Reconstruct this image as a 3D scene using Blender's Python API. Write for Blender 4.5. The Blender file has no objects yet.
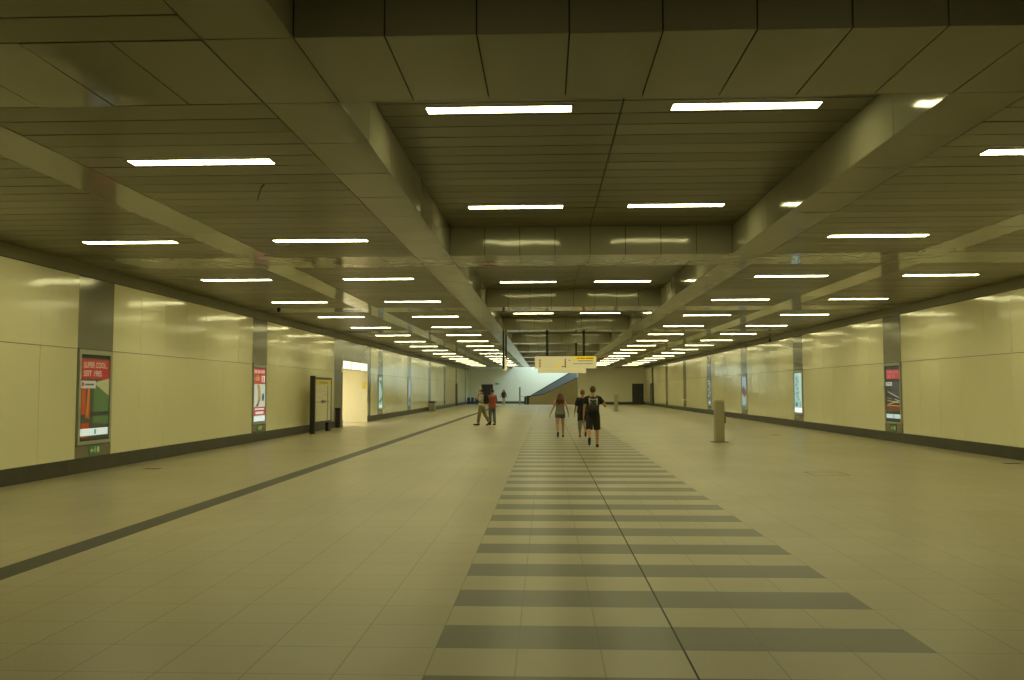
import bpy, bmesh, math, random
from mathutils import Vector, Matrix
random.seed(7)
PI = math.pi
COL = bpy.context.scene.collection

# ------------------------------------------------------------------ materials
def new_mat(name):
    m = bpy.data.materials.new(name); m.use_nodes = True
    nt = m.node_tree
    return m, nt, nt.nodes['Principled BSDF']

def mat(name, col, rough=.5, metal=0., spec=.5, noise=0., nscale=20., bump=0., bscale=8., coat=0.):
    m, nt, b = new_mat(name)
    b.inputs['Base Color'].default_value = (*col, 1)
    b.inputs['Roughness'].default_value = rough
    b.inputs['Metallic'].default_value = metal
    b.inputs['Specular IOR Level'].default_value = spec
    b.inputs['Coat Weight'].default_value = coat
    b.inputs['Coat Roughness'].default_value = .12
    tc = nt.nodes.new('ShaderNodeTexCoord')
    if noise:
        n = nt.nodes.new('ShaderNodeTexNoise'); n.inputs['Scale'].default_value = nscale; n.inputs['Detail'].default_value = 4
        nt.links.new(tc.outputs['Object'], n.inputs['Vector'])
        mx = nt.nodes.new('ShaderNodeMix'); mx.data_type = 'RGBA'
        mx.inputs[6].default_value = (*[c*(1-noise) for c in col], 1)
        mx.inputs[7].default_value = (*[min(1, c*(1+noise)) for c in col], 1)
        nt.links.new(n.outputs['Fac'], mx.inputs[0]); nt.links.new(mx.outputs[2], b.inputs['Base Color'])
    if bump:
        n2 = nt.nodes.new('ShaderNodeTexNoise'); n2.inputs['Scale'].default_value = bscale; n2.inputs['Detail'].default_value = 1
        nt.links.new(tc.outputs['Object'], n2.inputs['Vector'])
        bp = nt.nodes.new('ShaderNodeBump'); bp.inputs['Strength'].default_value = 1; bp.inputs['Distance'].default_value = bump
        nt.links.new(n2.outputs['Fac'], bp.inputs['Height']); nt.links.new(bp.outputs['Normal'], b.inputs['Normal'])
    return m

def emit(name, col, s=1.):
    m, nt, b = new_mat(name)
    b.inputs['Base Color'].default_value = (*[c*.5 for c in col], 1)
    b.inputs['Emission Color'].default_value = (*col, 1)
    b.inputs['Emission Strength'].default_value = s
    b.inputs['Roughness'].default_value = .3
    return m

def tile_mat(name, c1, c2, mortar, rough, w=.5423, hgt=.5452, ox=-.737, oy=5.70, ms=.0065, spk=.2):
    m, nt, b = new_mat(name)
    tc = nt.nodes.new('ShaderNodeTexCoord'); mp = nt.nodes.new('ShaderNodeMapping')
    mp.inputs['Location'].default_value = (-ox + 100*w, -oy + 100*hgt, 0)
    nt.links.new(tc.outputs['Object'], mp.inputs['Vector'])
    br = nt.nodes.new('ShaderNodeTexBrick'); br.offset = 0; br.squash = 1
    br.inputs['Scale'].default_value = 1; br.inputs['Brick Width'].default_value = w; br.inputs['Row Height'].default_value = hgt
    br.inputs['Mortar Size'].default_value = ms; br.inputs['Mortar Smooth'].default_value = .3
    br.inputs['Color1'].default_value = (*c1, 1); br.inputs['Color2'].default_value = (*c2, 1); br.inputs['Mortar'].default_value = (*mortar, 1)
    nt.links.new(mp.outputs['Vector'], br.inputs['Vector'])
    n = nt.nodes.new('ShaderNodeTexNoise'); n.inputs['Scale'].default_value = 90; n.inputs['Detail'].default_value = 3
    nt.links.new(tc.outputs['Object'], n.inputs['Vector'])
    n2 = nt.nodes.new('ShaderNodeTexNoise'); n2.inputs['Scale'].default_value = .35; n2.inputs['Detail'].default_value = 4
    nt.links.new(tc.outputs['Object'], n2.inputs['Vector'])
    ad = nt.nodes.new('ShaderNodeMath'); ad.operation = 'ADD'
    nt.links.new(n.outputs['Fac'], ad.inputs[0]); nt.links.new(n2.outputs['Fac'], ad.inputs[1])
    mr = nt.nodes.new('ShaderNodeMapRange'); mr.inputs[1].default_value = .6; mr.inputs[2].default_value = 1.4
    mr.inputs[3].default_value = 1-spk; mr.inputs[4].default_value = 1+spk
    nt.links.new(ad.outputs[0], mr.inputs[0])
    mx = nt.nodes.new('ShaderNodeMix'); mx.data_type = 'RGBA'; mx.blend_type = 'MULTIPLY'; mx.inputs[0].default_value = 1
    nt.links.new(br.outputs['Color'], mx.inputs[6]); nt.links.new(mr.outputs[0], mx.inputs[7])
    nt.links.new(mx.outputs[2], b.inputs['Base Color'])
    b.inputs['Roughness'].default_value = rough; b.inputs['Specular IOR Level'].default_value = .45
    return m

def slat_mat(name, col, rough=.3):
    return mat(name, col, rough, metal=.1, noise=.10, nscale=.9, bump=.004, bscale=1.2)

LIGHT = (1.0, .945, .47)
M = dict(
    tile=tile_mat('floor_tile', (.43, .385, .255), (.41, .365, .24), (.27, .24, .15), .33),
    stripe=tile_mat('stripe_tile', (.135, .130, .092), (.127, .122, .087), (.105, .098, .068), .34, spk=.06),
    strip=mat('dark_strip', (.045, .042, .03), .5, noise=.15, nscale=40),
    joint=mat('joint', (.035, .032, .022), .7),
    cream=mat('cream_panel', (.92, .875, .60), .12, noise=.02, nscale=1., bump=.012, bscale=.9, coat=.0),
    gray=mat('gray_panel', (.26, .245, .175), .17, metal=.25, bump=.008, bscale=1.0),
    gap=mat('gap_dark', (.022, .02, .012), .8),
    base=mat('base_stone', (.062, .058, .04), .45, noise=.35, nscale=3),
    fascia=mat('fascia', (.22, .20, .11), .5),
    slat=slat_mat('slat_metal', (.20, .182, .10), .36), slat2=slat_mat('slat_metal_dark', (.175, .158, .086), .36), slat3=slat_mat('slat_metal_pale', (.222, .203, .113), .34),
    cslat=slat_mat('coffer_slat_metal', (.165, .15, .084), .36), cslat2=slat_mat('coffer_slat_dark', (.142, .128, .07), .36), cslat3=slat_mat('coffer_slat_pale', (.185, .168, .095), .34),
    metal=mat('beam_metal', (.285, .268, .18), .10, metal=.06, spec=.24, bump=.007, bscale=1.6),
    lamp=emit('lamp_white', LIGHT, 15.),
    frame=mat('lamp_frame', (.20, .19, .13), .5),
    steel=mat('case_steel', (.48, .50, .40), .32, metal=.2),
    dark=mat('dark_metal', (.03, .029, .024), .4, metal=.2),
    black=mat('black_plastic', (.016, .015, .013), .45),
    door=mat('door_dark', (.035, .036, .034), .45),
    white=mat('white_paint', (.75, .72, .6), .5),
    stone=mat('post_metal', (.42, .37, .25), .32, metal=.35, bump=.004, bscale=3),
    cap=mat('post_cap', (.66, .60, .44), .3, metal=.3),
    brown=mat('brown_panel', (.40, .33, .165), .5),
    bluegray=mat('stair_panel', (.27, .29, .29), .4),
    step=mat('step_metal', (.2, .2, .2), .4, metal=.6),
    backcream=mat('back_wall_paint', (.78, .75, .56), .4),
    corr=mat('corridor_paint', (.78, .73, .5), .5),
    transom=emit('transom_light', (1., .93, .62), .85),
    blue=mat('blue_plastic', (.03, .085, .20), .4),
    bin=mat('bin_beige', (.36, .32, .2), .5),
    sgreen=emit('exit_green', (.05, .28, .06), .10),
    swhite=mat('sign_white', (.75, .75, .62), .4),
    signface=emit('sign_face', (.72, .62, .27), .30),
    signyel=emit('sign_yellow', (.85, .60, .02), .33),
    signred=mat('sign_red', (.5, .09, .02), .5),
    signtxt=mat('sign_text', (.06, .055, .045), .5),
    yellow=mat('yellow_print', (.72, .58, .04), .45),
    boardface=mat('board_face', (.85, .80, .56), .25),
    maplines=mat('map_lines', (.19, .19, .15), .4),
)

# ------------------------------------------------------------------ mesh builder
class MB:
    def __init__(s): s.bm = bmesh.new()
    def box(s, x0, x1, y0, y1, z0, z1, mi=0, mtx=None):
        vs = [s.bm.verts.new(v) for v in ((x0,y0,z0),(x1,y0,z0),(x1,y1,z0),(x0,y1,z0),(x0,y0,z1),(x1,y0,z1),(x1,y1,z1),(x0,y1,z1))]
        if mtx:
            for v in vs: v.co = mtx @ v.co
        for q in ((3,2,1,0),(4,5,6,7),(0,1,5,4),(1,2,6,5),(2,3,7,6),(3,0,4,7)):
            f = s.bm.faces.new([vs[i] for i in q]); f.material_index = mi
        return vs
    def tiltbox(s, x0, x1, y0, y1, z0, z1, mi, rx, ry, rz):
        c = Vector(((x0+x1)/2, (y0+y1)/2, (z0+z1)/2))
        R = Matrix.Translation(c) @ Matrix.Rotation(rx,4,'X') @ Matrix.Rotation(ry,4,'Y') @ Matrix.Rotation(rz,4,'Z') @ Matrix.Translation(-c)
        return s.box(x0,x1,y0,y1,z0,z1,mi,R)
    def quad(s, pts, mi=0):
        f = s.bm.faces.new([s.bm.verts.new(p) for p in pts]); f.material_index = mi; return f
    def prism(s, pts, d, mi=0):
        """polygon pts extruded by vector d"""
        d = Vector(d); a = [s.bm.verts.new(p) for p in pts]; b = [s.bm.verts.new(Vector(p)+d) for p in pts]
        n = len(pts)
        s.bm.faces.new(a[::-1]).material_index = mi; s.bm.faces.new(b).material_index = mi
        for i in range(n): s.bm.faces.new((a[i], a[(i+1)%n], b[(i+1)%n], b[i])).material_index = mi
        return s
    def cone(s, p0, r0, p1, r1, seg=16, mi=0):
        p0, p1 = Vector(p0), Vector(p1); d = p1-p0; L = d.length
        R = d.to_track_quat('Z','Y').to_matrix().to_4x4()
        g = bmesh.ops.create_cone(s.bm, cap_ends=True, segments=seg, radius1=r0, radius2=r1, depth=L, matrix=Matrix.Translation((p0+p1)/2) @ R)
        for v in g['verts']:
            for f in v.link_faces: f.material_index = mi
        return s
    def ball(s, c, r, sub=2, rot=None):
        if not hasattr(r, '__len__'): r = (r,r,r)
        m = Matrix.Translation(c) @ (rot.to_4x4() if rot else Matrix()) @ Matrix.Diagonal((*r,1))
        bmesh.ops.create_icosphere(s.bm, subdivisions=sub, radius=1, matrix=m); return s
    def capsule(s, p0, r0, p1, r1):
        s.cone(p0, r0, p1, r1, 14); s.ball(p0, r0); s.ball(p1, r1); return s
    def loft(s, secs, n=22, mi=0, pw=1.0):
        """sections (cx,cy,cz,rx,ry) stacked upward"""
        rings = []
        for cx,cy,cz,rx,ry in secs:
            ring = []
            for i in range(n):
                a = 2*PI*i/n; c, q = math.cos(a), math.sin(a)
                c = math.copysign(abs(c)**pw, c); q = math.copysign(abs(q)**pw, q)
                ring.append(s.bm.verts.new((cx+rx*c, cy+ry*q, cz)))
            rings.append(ring)
        for a, b in zip(rings, rings[1:]):
            for i in range(n): s.bm.faces.new((a[i], a[(i+1)%n], b[(i+1)%n], b[i])).material_index = mi
        s.bm.faces.new(rings[0][::-1]).material_index = mi; s.bm.faces.new(rings[-1]).material_index = mi
        return s
    def mesh(s, name):
        me = bpy.data.meshes.new(name); bmesh.ops.recalc_face_normals(s.bm, faces=s.bm.faces)
        s.bm.to_mesh(me); s.bm.free(); return me
    def obj(s, name, mats, parent=None, smooth=False, bevel=0):
        if bevel:
            bmesh.ops.recalc_face_normals(s.bm, faces=s.bm.faces)
            bmesh.ops.bevel(s.bm, geom=list(s.bm.edges), offset=bevel, segments=2, affect='EDGES', clamp_overlap=True)
        return link(name, s.mesh(name), mats, parent, smooth)

def link(name, me, mats, parent=None, smooth=False):
    if not isinstance(mats, (list, tuple)): mats = [mats]
    if len(me.materials): me.materials.clear()
    for m in mats: me.materials.append(m)
    if smooth:
        for p in me.polygons: p.use_smooth = True
    o = bpy.data.objects.new(name, me); COL.objects.link(o)
    if parent: o.parent = parent
    return o

def tag(o, label, cat, group=None, kind=None):
    o['label'] = label
    if cat: o['category'] = cat
    if group: o['group'] = group
    if kind: o['kind'] = kind
    return o
def thing(name, label, cat, loc=(0,0,0), rz=0, group=None):
    o = bpy.data.objects.new(name, None); COL.objects.link(o); o.empty_display_size = .2
    o.location = loc; o.rotation_euler = (0,0,rz)
    return tag(o, label, cat, group)
def struct(o, label, cat):
    return tag(o, label, cat, kind='structure')

def text_mesh(s, size, align='LEFT', bold=0.):
    cu = bpy.data.curves.new('lettering', 'FONT'); cu.body = s; cu.size = size; cu.align_x = align; cu.offset = bold
    cu.resolution_u = 3
    t = bpy.data.objects.new('tmp_text', cu); COL.objects.link(t)
    dg = bpy.context.evaluated_depsgraph_get()
    me = bpy.data.meshes.new_from_object(t.evaluated_get(dg))
    bpy.data.objects.remove(t); bpy.data.curves.remove(cu)
    return me
def text_on(parent, s, x, y, z, w, size, material, name='lettering', bold=.012, align='LEFT'):
    """upright text facing local -Y, squeezed to width w"""
    me = text_mesh(s, size, align, bold)
    xs = [v.co.x for v in me.vertices]; k = w/(max(xs)-min(xs)) if xs else 1
    me.transform(Matrix(((k,0,0,x),(0,0,-1,y),(0,1,0,z),(0,0,0,1))))
    return link(name, me, material, parent)

# ------------------------------------------------------------------ dimensions
XL, XR, C = -9.642, 11.315, .877
Y0, Y1 = -9.0, 98.5                       # hall ends
EYE = 1.7
ZC = EYE + 2.654                            # side ceiling / underside of beams
ZK = EYE + 3.223                            # coffer ceiling
CI, CO = 2.774, 3.474
P = 10.467
BEAMS = [6.92 + P*k for k in range(-1, 9)]
BW = 1.444
PIL0, PP, PH = 17.83, 10.45, .715            # poster bays along the walls
SEAM, PTOP, BASE = 2.57, 4.09, .30
DOOR0, DOOR1, DOORH = 40.0, 45.62, 3.12
YL = 105.3                                  # far wall of the escalator recess

# ------------------------------------------------------------------ floor
b = MB()
xs = [XL-.3, -5.2515, -4.9078, -.737, 2.517, XR+.3]
ya = Y0-.3
for i in range(5):
    if i == 1: b.quad([(xs[1],ya,0),(xs[2],ya,0),(xs[2],Y1-8,0),(xs[1],Y1-8,0)], 2); b.quad([(xs[1],Y1-8,0),(xs[2],Y1-8,0),(xs[2],YL+.3,0),(xs[1],YL+.3,0)], 0)
    elif i == 3: continue
    else: b.quad([(xs[i],ya,0),(xs[i+1],ya,0),(xs[i+1],YL+.3,0),(xs[i],YL+.3,0)], 0)
T = .5452
y = 5.70 - 2*T*14; bounds = [(ya, y, 0)]
while y < 86:
    bounds.append((y, y+T, 1)); bounds.append((y+T, y+2*T, 0)); y += 2*T
bounds.append((y, YL+.3, 0))
for a, e, mi in bounds:
    if e > ya: b.quad([(xs[3],max(a,ya),0),(xs[4],max(a,ya),0),(xs[4],e,0),(xs[3],e,0)], mi)
# corridor floor behind the lit doorway
b.quad([(XL-9,DOOR0,0),(XL-.3,DOOR0,0),(XL-.3,DOOR1,0),(XL-9,DOOR1,0)], 0)
# centre expansion joint, a dark line set flush in the tiles
b.quad([(.89-.007,ya,.0015),(.89+.007,ya,.0015),(.89+.007,86,.0015),(.89-.007,86,.0015)], 3)
for yj in (10.62, 27.0):
    b.quad([(-4.9,yj-.006,.0015),(XR,yj-.006,.0015),(XR,yj+.006,.0015),(-4.9,yj+.006,.0015)], 3) if yj > 20 else None
struct(b.obj('floor', [M['tile'], M['stripe'], M['strip'], M['joint']]), 'beige granite tile floor with a band of dark grey crosswise stripes and one dark lengthwise strip', 'floor')

# ------------------------------------------------------------------ ceiling
b = MB()
PITCH, GAP = .4362, .021
def planks(x0, x1, y0, y1, z, mi):
    n = max(1, round((y1-y0)/PITCH)); p = (y1-y0)/n
    for i in range(n):
        b.tiltbox(x0+.004, x1-.004, y0+i*p+GAP/2, y0+(i+1)*p-GAP/2, z, z+.02, mi+random.choice((0,0,1,2)), random.uniform(-.004,.004), random.uniform(-.0012,.0012), 0)
def bay(x0, x1):
    prev = Y0
    for yb in BEAMS + [999]:
        e = min(yb-BW/2, Y1)
        if e > prev: planks(x0, x1, prev, e, ZC, 0)
        prev = max(Y0, yb+BW/2)
for x0, x1 in ((XL, C-7.02), (C-6.32, C-CO), (C+CO, C+6.32), (C+7.02, XR)):
    bay(x0, x1); b.quad([(x0,Y0,ZC+.08),(x1,Y0,ZC+.08),(x1,Y1,ZC+.08),(x0,Y1,ZC+.08)], 3)
prev = Y0
for yb in BEAMS + [Y1+BW/2]:
    e = yb-BW/2
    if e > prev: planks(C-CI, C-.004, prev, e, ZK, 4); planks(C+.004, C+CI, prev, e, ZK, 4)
    prev = max(Y0, yb+BW/2)
b.quad([(XL-.4,Y0-.3,ZK+.06),(XR+.4,Y0-.3,ZK+.06),(XR+.4,Y1+.3,ZK+.06),(XL-.4,Y1+.3,ZK+.06)], 3)   # dark void above
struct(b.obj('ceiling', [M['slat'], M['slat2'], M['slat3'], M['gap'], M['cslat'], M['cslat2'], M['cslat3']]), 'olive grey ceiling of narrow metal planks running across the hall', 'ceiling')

G = .006
def rt(a): return random.uniform(-a, a)
def run(b, x0, x1, y0, y1, z0, z1, n, axis, t=.0035):
    for i in range(n):
        if axis == 'Y':
            s = (y1-y0)/n; b.tiltbox(x0+G,x1-G,y0+i*s+G,y0+(i+1)*s-G,z0,z1,0,rt(t),rt(t),0)
        else:
            s = (x1-x0)/n; b.tiltbox(x0+i*s+G,x0+(i+1)*s-G,y0+G,y1-G,z0,z1,0,rt(t),rt(t),0)
for nm, x0, x1, inner in (('left', C-CO, C-CI, 1), ('right', C+CI, C+CO, -1)):
    b = MB()
    b.box(x0+.03, x1-.03, Y0, Y1, ZC+.03, ZK+.03, 1)
    cuts = [Y0] + [v for yb in BEAMS for v in (yb-BW/2, yb+BW/2)] + [Y1]
    cuts = sorted(set(max(Y0, min(Y1, c)) for c in cuts))
    for a, e in zip(cuts, cuts[1:]):
        if e-a < .3: continue
        n = max(1, round((e-a)/1.3))
        run(b, x0, x1, a, e, ZC, ZC+.025, n, 'Y')
        xi = x1 if inner > 0 else x0
        if e-a > 2:
            s = (e-a)/n
            for i in range(n):
                xa, xb = (xi-.025, xi) if inner > 0 else (xi, xi+.025)
                b.tiltbox(xa, xb, a+i*s+G, a+(i+1)*s-G, ZC+.004, ZK, 0, 0, rt(.004), rt(.004))
    struct(b.obj('ceiling_beam_'+nm, [M['metal'], M['gap']]), f'long grey metal clad ceiling beam along the {nm} side of the raised middle ceiling', 'beam')
for k, yb in enumerate(BEAMS):
    b = MB(); ya, ye = yb-BW/2, yb+BW/2
    b.box(C-CI+.01, C+CI-.01, ya+.03, ye-.03, ZC+.03, ZK+.03, 1)
    run(b, C-CI, C+CI, ya, ye, ZC, ZC+.025, 8, 'X')
    s = 2*CI/8
    for i in range(8):
        xa, xb = C-CI+i*s+G, C-CI+(i+1)*s-G
        for y_a, y_b in ((ya, ya+.025), (ye-.025, ye)):
            b.tiltbox(xa, xb, y_a, y_b, ZC+.004, ZK, 0, rt(.006), 0, rt(.006))
    ordn = ('behind the camera', 'nearest', 'second', 'third', 'fourth', 'fifth', 'sixth', 'seventh', 'eighth', 'ninth', 'tenth')[k]
    struct(b.obj('ceiling_beam_cross', [M['metal'], M['gap']]), f'grey metal panelled cross beam of the raised middle ceiling, {ordn}' + (' from the camera' if k > 1 else ''), 'beam')
    for nm, edges in (('left', (C-CO, C-6.32, C-6.32, C-7.02, C-7.02, XL)), ('right', (C+CO, C+6.32, C+6.32, C+7.02, C+7.02, XR))):
        b = MB()
        for a, e in zip(edges[::2], edges[1::2]):
            lo, hi = min(a,e), max(a,e)
            run(b, lo, hi, ya, ye, ZC-.002, ZC+.02, max(1, round((hi-lo)/.69)), 'X', .006)
        struct(b.obj('trim_'+str(2*k+(1 if nm == 'left' else 2)), [M['metal']]), f'flush grey metal panel strip across the {nm} side ceiling, {ordn}' + (' from the camera' if k > 1 else ''), 'trim')
for nm, x0, x1 in (('left', C-7.02, C-6.32), ('right', C+6.32, C+7.02)):
    b = MB(); cuts = [Y0]
    prev = Y0
    for yb in BEAMS + [Y1+BW/2]:
        e = yb-BW/2
        if e > prev+.3: run(b, x0, x1, prev, min(e, Y1), ZC-.002, ZC+.02, max(1, round((e-prev)/1.3)), 'Y', .004)
        prev = max(Y0, yb+BW/2)
    struct(b.obj('trim_ceiling_'+nm, [M['metal']]), f'long flush grey metal strip between the two light rows of the {nm} side ceiling', 'trim')

# ------------------------------------------------------------------ side walls
def wall(nm, X, sgn, posters, hole=None):
    """sgn +1: wall faces +X (left wall). panels .03 thick in front of a dark backing"""
    b = MB(); E = YL if sgn > 0 else Y1
    def pbox(y0, y1, z0, z1, mi, t=.0025):
        xa, xb = (X-.03, X) if sgn > 0 else (X, X+.03)
        b.tiltbox(xa, xb, y0+.004, y1-.004, z0+.005, z1-.005, mi, 0, rt(t), rt(t*1.6))
    xa, xb = (X-.25, X-.035) if sgn > 0 else (X+.035, X+.25)
    if hole:
        b.box(xa, xb, Y0, hole[0], 0, ZK, 2); b.box(xa, xb, hole[1], YL, 0, ZK, 2); b.box(xa, xb, hole[0], hole[1], hole[2], ZK, 2)
    else: b.box(xa, xb, Y0, E, 0, ZK, 2)
    k = -2
    while True:
        pc = PIL0 + PP*k
        if pc-PH > E: break
        def mods(a, e):
            a = max(a, Y0); e = min(e, E)
            if e-a < .2: return
            n = max(1, round((e-a)/1.3))
            for i in range(n):
                s = (e-a)/n; pbox(a+i*s, a+(i+1)*s, BASE, SEAM, 0); pbox(a+i*s, a+(i+1)*s, SEAM, PTOP, 0)
        if hole and k == 2:                                     # the lit doorway with its grey surround
            pbox(38.38, hole[0], BASE, SEAM, 1); pbox(38.38, hole[0], SEAM, PTOP, 1)
            pbox(hole[1], 46.45, BASE, SEAM, 1); pbox(hole[1], 46.45, SEAM, PTOP, 1)
            for i in range(4):
                s = (hole[1]-hole[0])/4; pbox(hole[0]+i*s, hole[0]+(i+1)*s, hole[2], PTOP, 1)
            mods(46.45, pc+PP-PH)
        else:
            if pc+PH > Y0:
                pbox(max(pc-PH,Y0), pc+PH, SEAM, PTOP, 1)
                if k in posters: pbox(pc-PH, pc+PH, BASE, .56, 1)
                else: pbox(max(pc-PH,Y0), pc+PH, BASE, SEAM, 1)
            mods(pc+PH, (38.38 if hole and k == 1 else pc+PP-PH))
        k += 1
    # cornice band above the panels
    xa, xb = (X-.03, X+.002) if sgn > 0 else (X-.002, X+.03)
    b.box(xa, xb, Y0, E, PTOP+.012, ZC, 3)
    return struct(b.obj('wall_'+nm, [M['cream'], M['gray'], M['gap'], M['fascia']]), f'{nm} side wall of glossy cream panels with grey poster bays', 'wall')
LP, RP = (0, 1, 3, 4), (1, 2, 3, 4)
wall('left', XL, 1, LP, (DOOR0, DOOR1, DOORH))
wall('right', XR, -1, RP)
for nm, X, sg, segs in (('left', XL, 1, ((Y0, DOOR0), (DOOR1, YL))), ('right', XR, -1, ((Y0, Y1),))):
    b = MB()
    for a, e in segs:
        n = round((e-a)/1.3); s = (e-a)/n
        for i in range(n):
            xa, xb = (X-.03, X+.025) if sg > 0 else (X-.025, X+.03)
            b.box(xa, xb, a+i*s+.002, a+(i+1)*s-.002, 0, BASE-.003)
    struct(b.obj('baseboard_'+nm, M['base']), f'dark stone baseboard along the {nm} wall', 'baseboard')

# corridor behind the doorway
b = MB()
b.box(XL-9, XL-.001, DOOR1-.012, DOOR1+.2, 0, DOORH+.3, 0)
b.box(XL-9, XL-.001, DOOR0-.2, DOOR0+.012, 0, DOORH+.3, 0)
b.box(XL-9.2, XL-9, DOOR0-.2, DOOR1+.2, 0, DOORH+.3, 0)
b.box(XL-9, XL-.25, DOOR0, DOOR1, DOORH, DOORH+.2, 0)
struct(b.obj('wall_corridor', M['corr']), 'bright cream walls of the side passage behind the doorway in the left wall', 'wall')
t = thing('transom_light_box', 'glowing white light box of three panels over the doorway in the left wall', 'light box', (XL, (DOOR0+DOOR1)/2, 2.70), PI/2)
w = DOOR1-DOOR0
b = MB(); b.box(-w/2, w/2, .0, .18, 0, .03); b.box(-w/2, w/2, 0, .18, .40, .42)
for i in range(4): xx = -w/2 + i*(w-.05)/3; b.box(xx, xx+.05, 0, .18, .03, .40)
b.obj('frame', M['steel'], t)
for i in range(3):
    s = (w-.05)/3; q = MB(); q.box(-w/2+i*s+.05, -w/2+(i+1)*s, .02, .16, .03, .40); q.obj('light_panel', M['transom'], t)

# end walls
b = MB()
n = 5; s = (XR-3.64)/n
for i in range(n):
    b.box(3.64+i*s+.005, 3.64+(i+1)*s-.005, Y1-.03, Y1, BASE, SEAM-.004, 0); b.box(3.64+i*s+.005, 3.64+(i+1)*s-.005, Y1-.03, Y1, SEAM+.004, ZC, 0)
b.box(3.64, XR, Y1, Y1+.3, 0, ZK+2.6, 0)
b.box(3.64, XR, Y1-.035, Y1, 0, BASE, 1)
b.box(3.64, 3.84, Y1+.3, YL, 0, 4.2, 0)
struct(b.obj('wall_end_right', [M['backcream'], M['base']]), 'cream end wall of the hall to the right of the escalator', 'wall')
b = MB()
n = 9; s = (3.64-XL)/n
for i in range(n):
    b.box(XL+i*s+.005, XL+(i+1)*s-.005, YL-.03, YL, BASE, SEAM-.004, 0); b.box(XL+i*s+.005, XL+(i+1)*s-.005, YL-.03, YL, SEAM+.004, 7.2, 0)
b.box(XL-.25, 8.2, YL, YL+.2, 0, 7.4, 0); b.box(XL, 3.64, YL-.035, YL, 0, BASE, 1)
struct(b.obj('wall_end_left', [M['backcream'], M['base']]), 'pale daylit end wall of the hall to the left of the escalator', 'wall')
b = MB()      # ceiling of the recess, open above the escalator, with the shaft sides
b.box(XL-.25, -4.2, Y1, YL, ZC, ZC+.2); b.box(-4.4, -4.2, Y1, YL, ZC, 7.2); b.box(8.0, 8.2, Y1, YL, 4.2, 7.2); b.box(-4.2, 8.2, Y1, Y1+.2, ZC, 7.2)
b.box(-4.4, 8.2, Y1, YL, 7.2, 7.4)
struct(b.obj('wall_shaft', M['backcream']), 'pale plastered shaft above the escalator', 'wall')
b = MB(); b.box(XL-.25, XR+.25, Y0-.25, Y0-.02, 0, ZK+.1)
struct(b.obj('wall_front', M['backcream']), 'plain wall closing the hall behind the camera', 'wall')

# ------------------------------------------------------------------ doors
def door(n, label, loc, rz, w, h):
    t = thing('door_'+str(n), label, 'door', loc, rz); t['kind'] = 'structure'
    b = MB(); b.box(-w/2-.06, -w/2, -.03, .03, 0, h+.06); b.box(w/2, w/2+.06, -.03, .03, 0, h+.06); b.box(-w/2, w/2, -.03, .03, h, h+.06)
    b.obj('door_frame', M['dark'], t)
    b = MB(); b.box(-w/2, w/2, -.012, .03, .005, h); b.obj('door_leaf', M['door'], t)
    b = MB(); b.cone((w/2-.12,-.06,1.02),.011,(w/2-.24,-.06,1.02),.011); b.cone((w/2-.12,-.012,1.02),.011,(w/2-.12,-.06,1.02),.011); b.obj('door_handle', M['steel'], t)
door(1, 'dark double-width door in the pale end wall left of the escalator', (-7.3, YL-.07, 0), 0, 1.3, 2.33)
door(2, 'dark door in the cream end wall right of the escalator', (10.53, Y1-.07, 0), 0, 1.18, 2.33)
door(3, 'dark door in the right side wall near its far end', (XR-.08, 91.3, 0), -PI/2, 2.2, 2.33)
door(4, 'dark door in the left side wall near its far end', (XL+.08, 91.0, 0), PI/2, 1.2, 2.33)

# ------------------------------------------------------------------ ceiling lights
LW, LL = .195, 1.657
def lamp_meshes():
    fb = MB(); e = .028; z0, z1 = -.003, .03
    fb.box(-LL/2-e, LL/2+e, -LW/2-e, -LW/2, z0, z1); fb.box(-LL/2-e, LL/2+e, LW/2, LW/2+e, z0, z1)
    fb.box(-LL/2-e, -LL/2, -LW/2, LW/2, z0, z1); fb.box(LL/2, LL/2+e, -LW/2, LW/2, z0, z1)
    db = MB(); db.box(-LL/2, LL/2, -LW/2, LW/2, -.005, .025)
    f = fb.mesh('frame'); f.materials.append(M['frame']); d = db.mesh('diffuser'); d.materials.append(M['lamp'])
    return f, d
fm, dm = lamp_meshes()
ORD = 'first second third fourth fifth sixth seventh eighth ninth tenth eleventh twelfth thirteenth fourteenth fifteenth sixteenth seventeenth eighteenth nineteenth'.split()
def lamp(x, y, z, label, group):
    t = thing('ceiling_light', label, 'ceiling light', (x, y, z), 0, group)
    for nm, me in (('frame', fm), ('diffuser', dm)):
        o = bpy.data.objects.new(nm, me); COL.objects.link(o); o.parent = t
DZ = 5.2335
for i in range(1, 18):
    y = 9.602 + DZ*(i-1)
    for off, first, row, grp in ((-8.32, 2, 'in the row nearest the left wall', 'lights along the left wall'), (-4.874, 1, 'in the row left of the middle coffers', 'lights left of the middle ceiling'),
                     (4.874, 1, 'in the row right of the middle coffers', 'lights right of the middle ceiling'), (8.32, 3, 'in the row nearest the right wall', 'lights along the right wall')):
        if i < first: continue
        lamp(C+off, y, ZC, f'strip light, {ORD[i-first]} from the camera {row}', grp)
    m = (i+1)//2
    for off, side in ((-1.405, 'left'), (1.405, 'right')):
        lamp(C+off, y, ZK, f'{"nearer" if i%2 else "farther"} {side} strip light in the {ORD[m-1]} ceiling coffer from the camera', 'lights in the raised middle ceiling')

def area(name, loc, rot, sx, sy, e, col):
    l = bpy.data.lights.new(name, 'AREA'); l.shape = 'RECTANGLE'; l.size = sx; l.size_y = sy; l.energy = e; l.color = col
    o = bpy.data.objects.new(name, l); COL.objects.link(o); o.location = loc; o.rotation_euler = rot; return o
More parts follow.
